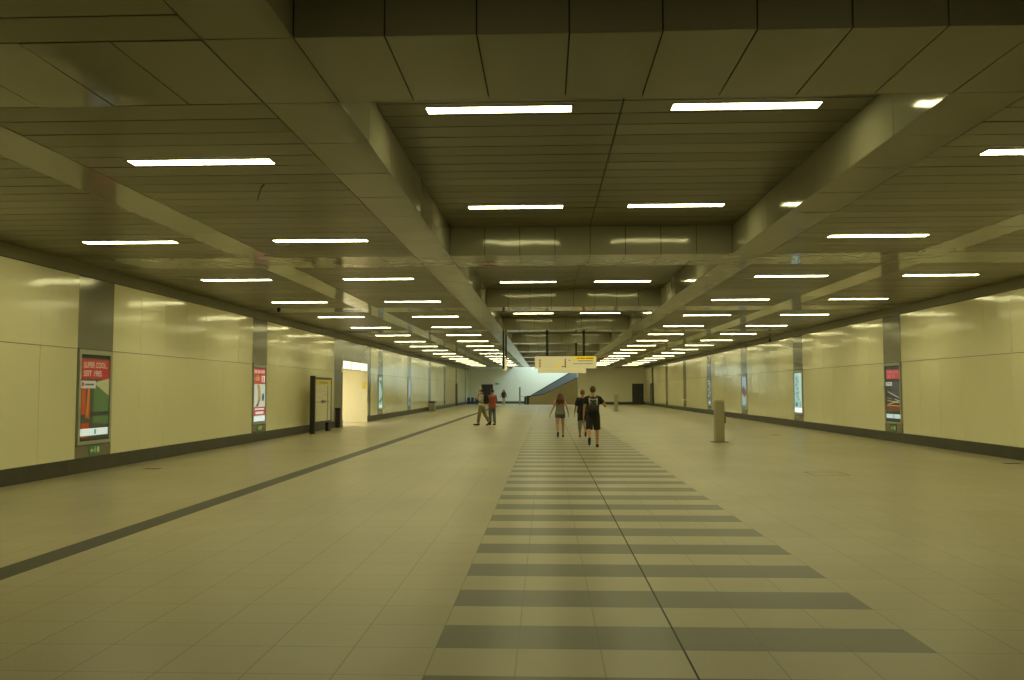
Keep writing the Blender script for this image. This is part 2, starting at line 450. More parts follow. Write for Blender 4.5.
# the same ceiling lights carrying on above and behind the camera
WATT = 15*PI*LW*LL
for i in (0,):
    y = 9.602 + DZ*(i-1)
    for off, z in ((-8.32, ZC), (-4.874, ZC), (4.874, ZC), (8.32, ZC), (-1.405, ZK), (1.405, ZK)):
        area('ceiling_lamp', (C+off, y, z-.03), (0,0,0), LL, LW, WATT*.3, LIGHT)
for off in (-8.32,): area('ceiling_lamp', (C+off, 9.602, ZC-.03), (0,0,0), LL, LW, WATT, LIGHT)
for y in (9.602, 9.602+DZ): area('ceiling_lamp', (C+8.32, y, ZC-.03), (0,0,0), LL, LW, WATT, LIGHT)
# passage behind the doorway, daylight down the escalator shaft
area('passage_lamp', (XL-3, 42.2, DOORH-.05), (0,0,0), 4, 1.2, 150, (1, .93, .70))
area('shaft_daylight', (.5, 102, 7.1), (0,0,0), 6, 4.6, 350, (.58, .80, 1.0))

# ------------------------------------------------------------------ poster cases
def P_(b, x0, x1, z0, z1, d=0.): return b.quad([(x0,-.004-d,z0),(x1,-.004-d,z0),(x1,-.004-d,z1),(x0,-.004-d,z1)])
def em(col, s=1.): return emit('poster_print', col, s*.42)
RED = (.26, .020, .016)
def case(label, side, k, design, group='poster cases in the wall bays'):
    X, rz, sg = (XL, PI/2, 1) if side == 'left' else (XR, -PI/2, -1)
    t = thing('poster_case', label, 'poster case', (X, PIL0+PP*k, .57), rz, group)
    w, h = 1.33, SEAM-.58
    b = MB(); e = .075
    b.box(-w/2, w/2, -.03, .03, 0, e); b.box(-w/2, w/2, -.03, .03, h-e*1.3, h)
    b.box(-w/2, -w/2+e, -.03, .03, e, h-e*1.3); b.box(w/2-e, w/2, -.03, .03, e, h-e*1.3)
    b.obj('frame', M['steel'], t)
    pw, z0, z1 = w/2-e, e, h-e*1.3
    b = MB(); b.box(-pw, pw, .0, .03, z0, z1); sc = b.obj('poster_panel', M['black'], t)
    design(sc, pw-.015, z0+.02, z1-.02)
    return t
def patch(sc, name, col, s, *rects, d=.001):
    b = MB()
    for x0, x1, z0, z1 in rects: P_(b, x0, x1, z0, z1, d)
    return b.obj(name, em(col, s), sc)
def poly(sc, name, col, s, pts, d=.001):
    b = MB(); b.quad([(x, -.004-d, z) for x, z in pts]); return b.obj(name, em(col, s), sc)

def d_supercool(sc, w, z0, z1):
    H = z1-z0; Z = lambda f: z0+H*f
    patch(sc, 'picture', (.045, .05, .02), .8, (-w, w, Z(0), Z(.97)))
    poly(sc, 'green_field', (.055, .10, .025), 1, [(-w*.1,Z(.2)),(w,Z(.17)),(w,Z(.68)),(-w*.05,Z(.66))], .002)
    poly(sc, 'pale_wedge', (.27, .26, .09), 1, [(0,Z(.66)),(w,Z(.52)),(w,Z(.73)),(w*.1,Z(.69))], .003)
    patch(sc, 'light_trails', (.30, .045, .008), 1, (-w*.92, -w*.62, Z(.30), Z(.62)), (-w*.62, -w*.38, Z(.0), Z(.20)), (-w*.5, -w*.36, Z(.25), Z(.62)), (-w*.9, -w*.45, Z(0), Z(.2)), d=.003)
    poly(sc, 'light_trail', (.36, .11, .012), 1, [(-w*.62,Z(.25)),(-w*.45,Z(.3)),(-w*.36,Z(.6)),(-w*.5,Z(.6))], .004)
    patch(sc, 'dark_band', (.03, .04, .02), .7, (-w*.3, w, Z(.28), Z(.33)), (-w, w, Z(.0), Z(.03)), d=.004)
    patch(sc, 'red_block', RED, 1, (-w, w, Z(.72), Z(.955)), d=.002)
    text_on(sc, 'SUPER COOL.', -w*.82, -.008, Z(.855), w*1.62, .17, em((.40,.28,.15), 1), bold=.003)
    text_on(sc, 'SEIT 1985.', -w*.82, -.008, Z(.755), w*1.3, .17, em((.40,.28,.15), 1), bold=.003)
    patch(sc, 'white_chip', (.34, .31, .20), 1, (-w, 0.02, Z(.61), Z(.70)), d=.004)
    patch(sc, 'red_dot', RED, 1, (-w*.92, -w*.78, Z(.635), Z(.68)), d=.005)
    patch(sc, 'chip_text', (.06, .07, .05), 1, (-w*.7, -w*.1, Z(.645), Z(.665)), d=.005)
    patch(sc, 'white_bar', (.62, .72, .62), 1.05, (-w, w*.97, Z(.05), Z(.135)), d=.005)
    patch(sc, 'bar_mark', (.06, .22, .25), 1, (w*.0, w*.12, Z(.065), Z(.12)), d=.006)
def d_pinkwhite(sc, w, z0, z1):
    H = z1-z0; Z = lambda f: z0+H*f
    patch(sc, 'white_paper', (.52, .56, .44), 1, (-w, w, Z(0), Z(1)))
    patch(sc, 'red_block', (.36, .04, .035), 1, (-w, w, Z(.70), Z(1)), d=.002)
    patch(sc, 'red_band', (.42, .05, .05), 1, (-w, w, Z(.11), Z(.27)), d=.002)
    patch(sc, 'headline', (.62, .36, .25), 1, (-w*.9, -w*.45, Z(.905), Z(.965)), (-w*.35, w*.1, Z(.905), Z(.965)), (w*.2, w*.88, Z(.905), Z(.965)), d=.003)
    patch(sc, 'orange_text', (.55, .2, .06), 1, (-w*.75, w*.0, Z(.76), Z(.83)), (-w*.5, -w*.2, Z(.83), Z(.87)), d=.003)
    patch(sc, 'numeral', (.72, .66, .52), 1, (w*.35, w*.5, Z(.74), Z(.86)), (w*.6, w*.9, Z(.83), Z(.86)), (w*.78, w*.9, Z(.74), Z(.86)), (w*.6, w*.9, Z(.74), Z(.765)), (w*.62, w*.9, Z(.79), Z(.81)), d=.003)
    poly(sc, 'figure', (.38, .25, .09), 1, [(-w*.35,Z(.27)),(w*.2,Z(.40)),(w*.2,Z(.55)),(0,Z(.69)),(-w*.45,Z(.69)),(-w*.25,Z(.5))], .003)
    poly(sc, 'figure_shadow', (.12, .11, .07), 1, [(-w*.7,Z(.28)),(-w*.2,Z(.28)),(w*.05,Z(.42)),(-w*.3,Z(.36))], .004)
    b = MB(); bmesh.ops.create_circle(b.bm, cap_ends=True, segments=24, radius=1, matrix=Matrix.Translation((w*.62,-.008,Z(.45))) @ Matrix.Rotation(PI/2,4,'X') @ Matrix.Diagonal((w*.2,H*.075,1,1)))
    b.obj('round_badge', em((.03, .08, .11), 1), sc)
    patch(sc, 'band_text', (.72, .66, .6), 1, (-w*.75, w*.8, Z(.215), Z(.245)), (-w*.65, w*.75, Z(.135), Z(.185)), d=.003)
    patch(sc, 'footer', (.75, .88, .85), 1, (-w, w, Z(0), Z(.10)), d=.003)
def d_bluewhite(sc, w, z0, z1):
    H = z1-z0; Z = lambda f: z0+H*f
    patch(sc, 'white_paper', (.36, .50, .46), 1, (-w, w, Z(0), Z(1)))
    poly(sc, 'dark_shape', (.05, .14, .10), 1, [(-w,Z(.9)),(w*.2,Z(.75)),(w*.6,Z(.55)),(w*.9,Z(.6)),(w*.9,Z(.95)),(w*.3,Z(.9))], .002)
    poly(sc, 'green_shape', (.03, .16, .08), 1, [(-w,Z(.2)),(w*.5,Z(.34)),(w,Z(.45)),(w,Z(.30)),(0,Z(.16))], .002)
    patch(sc, 'footer', (.62, .80, .72), 1, (-w, w, Z(0), Z(.10)), d=.003)
def d_pale(sc, w, z0, z1):
    H = z1-z0; Z = lambda f: z0+H*f
    patch(sc, 'picture', (.17, .22, .24), 1, (-w, w, Z(0), Z(1)))
    poly(sc, 'light_haze', (.30, .36, .38), 1, [(-w*.5,Z(.35)),(w,Z(.3)),(w,Z(1)),(-w*.2,Z(1))], .002)
    patch(sc, 'dark_patch', (.03, .05, .06), 1, (-w*.4, w*.6, Z(.12), Z(.24)), d=.003)
def d_night(sc, w, z0, z1):
    H = z1-z0; Z = lambda f: z0+H*f
    patch(sc, 'picture', (.024, .030, .026), 1, (-w, w, Z(0), Z(1)))
    patch(sc, 'sky', (.05, .055, .05), 1, (-w*.2, w, Z(.45), Z(.72)), d=.002)
    patch(sc, 'red_block', (.40, .035, .04), 1, (-w*.9, w, Z(.77), Z(.94)), d=.003)
    text_on(sc, 'SUPER COOL.', -w*.72, -.008, Z(.875), w*1.55, .115, em((.45,.20,.17), 1), bold=.003)
    text_on(sc, 'SEIT 1985.', -w*.72, -.008, Z(.80), w*1.1, .115, em((.45,.20,.17), 1), bold=.003)
    patch(sc, 'white_chip', (.45, .45, .36), 1, (-w, -w*.1, Z(.645), Z(.715)), d=.004)
    patch(sc, 'chip_text', (.10, .10, .09), 1, (-w*.8, -w*.25, Z(.675), Z(.69)), d=.005)
    patch(sc, 'glow', (.12, .04, .01), 1, (-w, w, Z(.19), Z(.28)), d=.0025)
    for i, (x0,a,x1,c,wd,col) in enumerate(((-.7,.53,.8,.42,.014,(.5,.42,.25)),(-.8,.37,.9,.33,.012,(.5,.33,.1)),(-.6,.30,.7,.36,.012,(.55,.45,.25)),(-.9,.28,.9,.27,.016,(.5,.2,.04)),(.2,.40,.95,.36,.01,(.6,.5,.3)),(-.85,.42,-.2,.40,.01,(.4,.3,.12)))):
        poly(sc, 'light_trail', col, 1, [(w*x0,Z(a)),(w*x1,Z(c)),(w*x1,Z(c+wd)),(w*x0,Z(a+wd))], .003)
    patch(sc, 'white_bar', (.52, .66, .62), 1, (-w, w, Z(.05), Z(.125)), d=.004)
    patch(sc, 'bar_mark', (.05, .20, .24), 1, (-w*.02, w*.1, Z(.065), Z(.11)), d=.005)
def d_cyan(sc, w, z0, z1):
    H = z1-z0; Z = lambda f: z0+H*f
    patch(sc, 'white_paper', (.34, .56, .52), 1, (-w, w, Z(0), Z(1)))
    patch(sc, 'pale_column', (.50, .66, .58), 1, (w*.25, w*.75, Z(.15), Z(.95)), (-w*.8, w*.7, Z(.94), Z(.98)), d=.002)
    for x, z, s in ((-.4,.86,.07),(-.1,.78,.05),(-.5,.70,.06),(-.2,.60,.05),(.0,.5,.04),(-.45,.48,.05),(-.15,.40,.05),(.1,.33,.04)):
        poly(sc, 'leaf_print', (.17,.32,.28), 1, [(w*x,Z(z-s)),(w*(x+.3),Z(z)),(w*x,Z(z+s)),(w*(x-.25),Z(z))], .003)
    b = MB(); bmesh.ops.create_circle(b.bm, cap_ends=True, segments=20, radius=1, matrix=Matrix.Translation((-w*.45,-.008,Z(.20))) @ Matrix.Rotation(PI/2,4,'X') @ Matrix.Diagonal((w*.28,H*.06,1,1)))
    b.obj('round_badge', em((.05,.16,.14), 1), sc)
    patch(sc, 'dark_stroke', (.05, .15, .13), 1, (w*.35, w*.55, Z(.14), Z(.28)), d=.004)
    patch(sc, 'footer', (.85, 1., .95), 1.2, (-w, w, Z(0), Z(.12)), d=.003)
def d_peak(sc, w, z0, z1):
    H = z1-z0; Z = lambda f: z0+H*f
    patch(sc, 'sky', (.27, .36, .40), 1, (-w, w, Z(0), Z(1)))
    poly(sc, 'peak', (.05, .06, .07), 1, [(-w,Z(.5)),(w,Z(.42)),(w*.4,Z(.62)),(-w*.3,Z(.70)),(-w,Z(.60))], .002)
    poly(sc, 'red_slope', (.16, .06, .03), 1, [(-w,Z(.50)),(w*.1,Z(.32)),(w,Z(.45)),(w*.3,Z(.55))], .003)
    poly(sc, 'chevron', (.33, .42, .36), 1, [(-w,Z(.42)),(0,Z(.22)),(w,Z(.42)),(w,Z(.30)),(0,Z(.10)),(-w,Z(.30))], .004)
    patch(sc, 'green_foot', (.10, .18, .13), 1, (-w, w, Z(0), Z(.08)), d=.003)
def d_dark(sc, w, z0, z1):
    H = z1-z0; Z = lambda f: z0+H*f
    patch(sc, 'picture', (.10, .13, .13), 1, (-w, w, Z(0), Z(1)))
    for x0,x1,a,c in ((-.9,.3,.88,.93),(-.6,.8,.78,.82),(-.1,.9,.68,.73),(-.8,.1,.55,.62),(.1,.9,.42,.5),(-.7,.0,.3,.38)):
        patch(sc, 'white_print', (.38,.46,.42), 1, (w*x0,w*x1,Z(a),Z(c)), d=.002)
    for x0,x1,a,c in ((-.8,.2,.65,.72),(.1,.8,.52,.58),(-.5,.6,.2,.28)):
        patch(sc, 'dark_print', (.02,.025,.025), 1, (w*x0,w*x1,Z(a),Z(c)), d=.003)
    patch(sc, 'footer', (.62, .74, .70), 1, (-w*.4, w*.6, Z(.03), Z(.12)), d=.004)
    patch(sc, 'teal_band', (.08, .24, .25), 1, (-w, w, Z(.12), Z(.2)), d=.002)
case('steel poster case with a red SUPER COOL poster over green and orange lights, left wall', 'left', 0, d_supercool)
case('steel poster case with a white and pinkish red poster, left wall before the info board', 'left', 1, d_pinkwhite)
case('poster case with a bright bluish white poster, first beyond the doorway on the left wall', 'left', 3, d_bluewhite)
case('poster case with a dim bluish poster, second beyond the doorway on the left wall', 'left', 4, d_pale)
case('steel poster case with a red topped night traffic poster, nearest on the right wall', 'right', 1, d_night)
case('poster case glowing pale cyan with a white foot, second on the right wall', 'right', 2, d_cyan)
case('poster case with a grey blue mountain-like picture, third on the right wall', 'right', 3, d_peak)
case('poster case with a dark poster of scattered white print, farthest on the right wall', 'right', 4, d_dark)

def exit_sign(label, loc, rz, w=.42, h=.17, group='low green exit signs'):
    t = thing('emergency_exit_sign', label, 'exit sign', loc, rz, group)
    b = MB(); b.box(-w/2, w/2, -.012, 0, 0, h); b.obj('sign_plate', M['sgreen'], t)
    b = MB(); y = -.0145
    # running figure, arrow and doorway pictogram
    b.quad([(w*.2,y,h*.15),(w*.42,y,h*.15),(w*.42,y,h*.85),(w*.2,y,h*.85)])
    b.quad([(-w*.42,y,h*.45),(-w*.28,y,h*.75),(-w*.28,y,h*.15),(-w*.28,y,h*.15)][:3])
    b.quad([(-w*.28,y,h*.38),(-w*.14,y,h*.38),(-w*.14,y,h*.55),(-w*.28,y,h*.55)])
    q = lambda *p: b.quad([(w*u, y, h*v) for u, v in p])
    q((-.01,.72),(.05,.72),(.05,.88),(-.01,.88)); q((-.06,.42),(.02,.38),(.06,.70),(-.02,.70))
    q((-.02,.42),(.03,.40),(.10,.14),(.05,.12)); q((-.06,.44),(-.01,.40),(-.08,.22),(-.13,.26)); q((.05,.66),(.06,.58),(.13,.50),(.14,.56))
    b.obj('pictogram', M['swhite'], t)
exit_sign('small green exit sign low on the left wall under the red SUPER COOL poster', (XL+.006, 17.86, .36), PI/2)
exit_sign('small green exit sign low on the left wall under the white and red poster', (XL+.006, 28.3, .36), PI/2)
exit_sign('small green exit sign low on the right wall under the night traffic poster', (XR-.006, 28.3, .36), -PI/2)
exit_sign('small green exit sign high on the pale end wall beside the dark door', (-6.05, YL-.05, 2.35), 0, .5, .22)
t = tag(MB().box and (lambda b: (b.box(-.05,.05,-.02,0,0,.12), b.obj('wall_switch', M['white']))[1])(MB()), 'tiny white box on the wall at the edge of the night traffic poster', 'switch')
t.location = (XR-.004, 29.06, 1.70); t.rotation_euler = (0,0,-PI/2)

# ------------------------------------------------------------------ free-standing info board
t = thing('info_board', 'tall black framed info board with a yellow header standing by the left wall', 'info board', (-9.12, 34.28, 0), PI/2)
L, D = 2.80, .095
b = MB()
b.box(-L/2, -L/2+.14, -D, D, 0, 2.27)                      # near upright, full height slab
b.box(L/2-.10, L/2, -D*.6, D*.6, .40, 2.22)
b.box(-L/2+.14, L/2-.10, -D*.6, D*.6, 2.13, 2.22); b.box(-L/2+.14, L/2-.10, -D*.6, D*.6, .38, .46)
b.obj('frame', M['dark'], t, bevel=.008)
b = MB(); b.box(L/2-.55, L/2-.12, -D*.7, D*.7, 0, .40); b.obj('foot', M['black'], t, bevel=.008)
b = MB(); b.box(-L/2+.14, L/2-.10, -D*.45, D*.45, .46, 2.13); bd = b.obj('board_panel', M['boardface'], t)
b = MB(); y = -D*.45-.002
b.quad([(-L/2+.2,y,1.92),(L/2-.14,y,1.92),(L/2-.14,y,2.10),(-L/2+.2,y,2.10)]); b.obj('header', M['yellow'], bd)
b = MB()
for x0,x1,z0,z1 in ((-1.1,1.1,1.22,1.245),(-.3,.5,1.19,1.28),(-.12,.12,1.16,1.32),(-.9,-.2,1.40,1.41),(.2,1.0,1.52,1.53),(-.6,.2,1.04,1.05),(.4,1.05,.92,.93),(.7,.85,.46,1.9),(-1.0,.3,.75,.755),(-.8,.5,1.66,1.665)):
    b.quad([(x0,y,z0),(x1,y,z0),(x1,y,z1),(x0,y,z1)])
b.obj('map_lines', M['maplines'], bd)
b = MB(); b.quad([(-.5,y-.002,1.97),(.8,y-.002,1.97),(.8,y-.002,2.04),(-.5,y-.002,2.04)]); b.obj('header_text', mat('header_print', (.45,.36,.03), .5), bd)

# ------------------------------------------------------------------ bins and posts
def post(label, loc, h=1.37, r=.145, group='steel posts standing on the floor'):
    t = thing('service_post', label, 'post', loc, .12, group)
    b = MB(); b.loft([(0,0,.01,r,r),(0,0,h-.06,r,r)], 28, pw=.28); b.obj('shaft', M['stone'], t, smooth=False)
    b = MB(); b.loft([(0,0,h-.06,r+.014,r+.014),(0,0,h-.005,r+.018,r+.018),(0,0,h+.012,r*.9,r*.9),(0,0,h+.018,r*.4,r*.4)], 28, pw=.6); b.obj('cap', M['cap'], t, smooth=True)
    b = MB(); b.loft([(0,0,0,r*1.9,r*1.9),(0,0,.012,r*1.85,r*1.85)], 28, pw=.6); b.obj('base_plate', M['strip'], t)
    b = MB(); b.box(r-.01, r+.055, -.06, .06, .60, .82); b.box(r-.01, r+.03, -.03, .03, .56, .9); b.obj('handset', M['black'], t, bevel=.01)
post('waist-high grey brown steel post with light cap, alone on the right of the floor', (5.61, 27.97, 0))
post('small distant grey brown post to the right of the three walkers', (5.52, 67.8, 0))
def waste_bin(label, loc, rz, w, d, h, m, name='waste_bin'):
    t = thing(name, label, 'bin', loc, rz)
    b = MB(); b.box(-w/2, w/2, -d/2, d/2, .03, h*.84); b.obj('body', m, t, bevel=.02)
    b = MB(); b.box(-w/2-.01, w/2+.01, -d/2-.01, d/2+.01, h*.84, h); b.obj('lid', M['black'], t, bevel=.015)
    b = MB(); b.box(-w/4, w/4, -d/2-.018, -d/2+.01, h*.88, h*.94); b.obj('slot', M['dark'], t)
    b = MB(); b.box(-w/2+.04, w/2-.04, -d/2+.04, d/2-.04, 0, .04); b.obj('plinth', M['dark'], t)
waste_bin('slim dark bin between the info board and the lit doorway', (-9.44, 38.35, 0), PI/2, .26, .22, .9, M['dark'])
waste_bin('low beige bin against the left wall far beyond the doorway', (-9.3, 69.3, 0), PI/2, 1.1, .45, .78, M['bin'])
for i, (x, lab) in enumerate(((-9.35, 'small blue bin in the far left corner, first of three from the wall'), (-8.95, 'small blue bin in the far left corner, middle of three'), (-8.5, 'small blue bin in the far left corner, third from the wall'))):
    waste_bin(lab, (x, 102.5+i*.6, 0), .1*i, .32, .3, .78, M['blue'])
t = thing('wall_dispenser', 'small white topped box on the right wall pier beyond the dark poster', 'dispenser', (XR-.004, 70.0, .55), -PI/2)
b = MB(); b.box(-.3,.3,-.16,0,0,.27); b.obj('cabinet', M['stone'], t, bevel=.01)
b = MB(); b.box(-.31,.31,-.17,0,.27,.37); b.obj('hood', M['white'], t, bevel=.01)

# ------------------------------------------------------------------ hanging signs
def hang_sign(label, loc, front, poles, group='hanging direction signs'):
    W, H = 2.76, .55
    t = thing('hanging_sign', label, 'sign', loc, 0, group)
    b = MB(); b.box(-W/2, W/2, -.07, .07, 0, H); bd = b.obj('sign_box', M['signface'], t, bevel=.006)
    b = MB(); b.box(-W/2-.015, W/2+.015, -.075, .075, H, H+.03); b.obj('top_rail', M['dark'], t)
    zt = ZC-loc[2]
    for x in poles:
        b = MB(); b.box(x-.055, x+.055, -.045, .045, H+.03, zt); b.obj('hanger_pole', M['black'], t)
    if front:
        y = -.0745
        def q(nm, m, *r):
            b = MB()
            for x0,x1,z0,z1 in r: b.quad([(x0,y,z0),(x1,y,z0),(x1,y,z1),(x0,y,z1)])
            b.obj(nm, m, bd)
        q('yellow_field', M['signyel'], (.34, 1.30, .38, .54))
        y = -.0765
        q('yellow_field_text', M['signred'], (.5,.62,.435,.475),(.66,.86,.435,.475),(.9,1.24,.435,.475))
        q('text_line', M['signtxt'], (.56,1.22,.325,.35), (.34,.8,.20,.222),(.84,1.22,.20,.222),(-.18,-.12,.07,.11),(-.14,-.05,.075,.10),(.15,.18,.33,.39),(.13,.20,.35,.37))
        q('icon_square', M['signyel'], (-.42,-.28,.04,.14))
        b = MB()
        for x, zs in ((-1.16, (.09,.22,.35)), (-.02, (.07,.17,.27,.37))):
            for z in zs:
                b.quad([(x-.05,y,z),(x+.05,y,z),(x,y,z+.085)][:3]); b.quad([(x-.02,y,z-.035),(x+.02,y,z-.035),(x+.02,y,z+.01),(x-.02,y,z+.01)])
        b.obj('arrow', M['signred'], bd)
hang_sign('hanging cream direction sign with a yellow field at its right end, the nearer one', (.88, 38.35, 2.66), True, (-.83, .82))
hang_sign('plain cream hanging sign just behind and below the one with the yellow field', (.90, 48.8, 2.66), False, (-.85, .82))
t = thing('hanging_sign', 'hanging sign seen edge on under the left ceiling beam', 'sign', (-1.97, 40.6, 2.66), PI/2, 'hanging direction signs')
b = MB(); b.box(-1.35, 1.35, -.045, .045, 0, .55); b.obj('sign_box', M['signface'], t, bevel=.006)
for x in (-1.3, 1.2):
    b = MB(); b.box(x-.06, x+.06, -.04, .04, .55, ZC-2.66); b.obj('hanger_pole', M['black'], t)
b = MB(); b.box(-1.37, 1.37, -.05, .05, .55, .6); b.obj('top_rail', M['black'], t)
b = MB(); b.box(-1.39, -1.35, -.05, .05, .0, .6); b.obj('end_cap', M['black'], t)

# ------------------------------------------------------------------ ceiling cameras and loose wire
def dome(label, loc, drop):
    t = thing('dome_camera', label, 'camera', loc, 0, 'ceiling cameras')
    b = MB(); b.cone((0,0,0),.06,(0,0,-.02),.06,20); b.cone((0,0,-.02),.018,(0,0,-drop),.018,12); b.obj('ceiling_mount', M['dark'], t)
    b = MB(); b.loft([(0,0,-drop-.05,.06,.06),(0,0,-drop-.01,.07,.07),(0,0,-drop+.02,.03,.03)], 20); b.obj('housing', M['dark'], t, smooth=True)
    b = MB(); b.ball((0,0,-drop-.05),.055); b.obj('lens_dome', M['black'], t, smooth=True)
dome('small dark dome camera under the left side ceiling near the wall', (-8.61, 27.0, ZC), .03)
dome('dark camera on a short stem by the right wall ceiling edge', (10.85, 41.6, ZC), .25)
b = MB()
pts = [(-3.63,10.70,ZC-.004), (-3.72,10.85,ZC-.012), (-3.80,11.05,ZC-.016), (-3.90,11.28,ZC-.014), (-4.01,11.58,ZC-.006)]
for p, q in zip(pts, pts[1:]): b.cone(p, .010, q, .010, 8)
tag(b.obj('loose_wire', M['black']), 'short dark loose wire lying along the left ceiling planks', 'wire')

# floor covers
def cover(label, x, y, w, d, full):
    b = MB(); z = .003
    if full: b.box(x, x+w, y, y+d, -.01, z)
    else:
        e = .012
        b.box(x, x+e, y, y+d, -.01, z); b.box(x+w-e, x+w, y, y+d, -.01, z); b.box(x, x+w, y, y+e*.4, -.01, z); b.box(x, x+w, y+d-e*.4, y+d, -.01, z)
    o = b.obj('floor_cover', M['strip']); tag(o, label, 'floor cover')
cover('square outlined hatch in the floor tiles on the right', 5.30, 17.2, .70, .66, False)
cover('small dark plate in the floor near the right wall poster', 8.35, 32.1, .35, .3, True)
cover('small dark plate in the floor at the right edge', 10.45, 19.9, .35, .2, True)
cover('small dark plate in the floor beside the left wall under the red poster', -8.75, 18.2, .35, .2, True)

# ------------------------------------------------------------------ escalator at the far end
t = thing('escalator', 'escalator with a brown side panel, rising to the right at the far end', 'escalator', (-2.0, Y1, 0), 0)
def up(x): return .88 + .455*x
b = MB(); b.prism([(0,.3,0),(5.63,.3,0),(5.63,.3,3.05),(1.67,.3,1.13),(.25,.3,.92),(0,.3,.80)], (0,.12,0)); b.obj('side_panel', M['brown'], t)
b = MB(); b.prism([(.2,2.6,0),(6,2.6,0),(6,2.6,3.80),(4.9,2.6,3.72),(.6,2.6,1.22),(.2,2.6,1.0)], (0,.12,0)); b.obj('balustrade', M['bluegray'], t)
b = MB()
for i in range(16):
    x = .6+i*.34; b.box(x, x+.34, .42, 2.6, 0, .155*(i+1))
b.obj('steps', M['step'], t)
for y, sl in ((.36, 0), (2.66, 1)):
    b = MB(); pr = [(-.35,y,.55),(-.45,y,.78),(-.3,y,.95),(.1,y,.98)] + [(1.67 if not sl else .6,y,1.2 if not sl else 1.27), (5.6 if not sl else 4.9,y,3.1 if not sl else 3.77)]
    for p, q in zip(pr, pr[1:]): b.capsule(p, .05, q, .05)
    b.obj('handrail', M['black'], t)
b = MB(); b.box(-.55, 0, .28, .46, 0, .86); b.box(-.55, .2, 2.58, 2.74, 0, .95); b.obj('newel', M['dark'], t, bevel=.04)
b = MB(); b.box(-.8, .6, .42, 2.6, 0, .02); b.obj('landing_plate', M['step'], t)
t = thing('barrier', 'slim grey post with a thin rail standing before the foot of the escalator', 'barrier', (-3.05, 98.5, 0), 0)
b = MB(); b.box(-.09,.09,-.09,.09,.02,2.02); b.obj('post', M['bluegray'], t, bevel=.01)
b = MB(); b.box(-.16,.16,-.16,.16,0,.02); b.obj('base_plate', M['dark'], t)
b = MB(); b.cone((.09,0,.95),.025,(.75,0,.95),.025); b.cone((.75,0,.0),.025,(.75,0,.95),.025); b.obj('rail', M['bluegray'], t)
# small yellow notice inside the passage
tag((lambda b: (b.box(XL-.27, XL-.07, DOOR1-.024, DOOR1-.012, 1.78, 2.14), b.obj('yellow_notice', M['yellow']))[1])(MB()), 'small yellow notice on the bright wall inside the doorway', 'sign')

# ------------------------------------------------------------------ people
SKIN = mat('skin', (.60, .33, .18), .55)
SKIN2 = mat('skin_tanned', (.42, .21, .11), .55)
EYE_M = mat('eye_dark', (.03, .025, .02), .3)
LIP = mat('lips', (.36, .12, .09), .5)
def cloth(name, col): return mat(name, col, .85, noise=.12, nscale=25)
def remesh(b, name, vox, smooth=4):
    me = b.mesh(name); o = bpy.data.objects.new('tmp_figure', me); COL.objects.link(o)
    r = o.modifiers.new('r', 'REMESH'); r.mode = 'VOXEL'; r.voxel_size = vox
    s = o.modifiers.new('s', 'SMOOTH'); s.factor = .5; s.iterations = smooth
    dg = bpy.context.evaluated_depsgraph_get(); dg.update()
    m2 = bpy.data.meshes.new_from_object(o.evaluated_get(dg))
    bpy.data.objects.remove(o); bpy.data.meshes.remove(me); m2.name = name
    return m2
def V(*a): return Vector(a)
TORSO = [(.84,.145,.10),(.93,.172,.118),(1.01,.158,.108),(1.08,.145,.10),(1.20,.158,.108),(1.30,.172,.115),(1.38,.18,.108),(1.44,.135,.085),(1.475,.075,.065)]
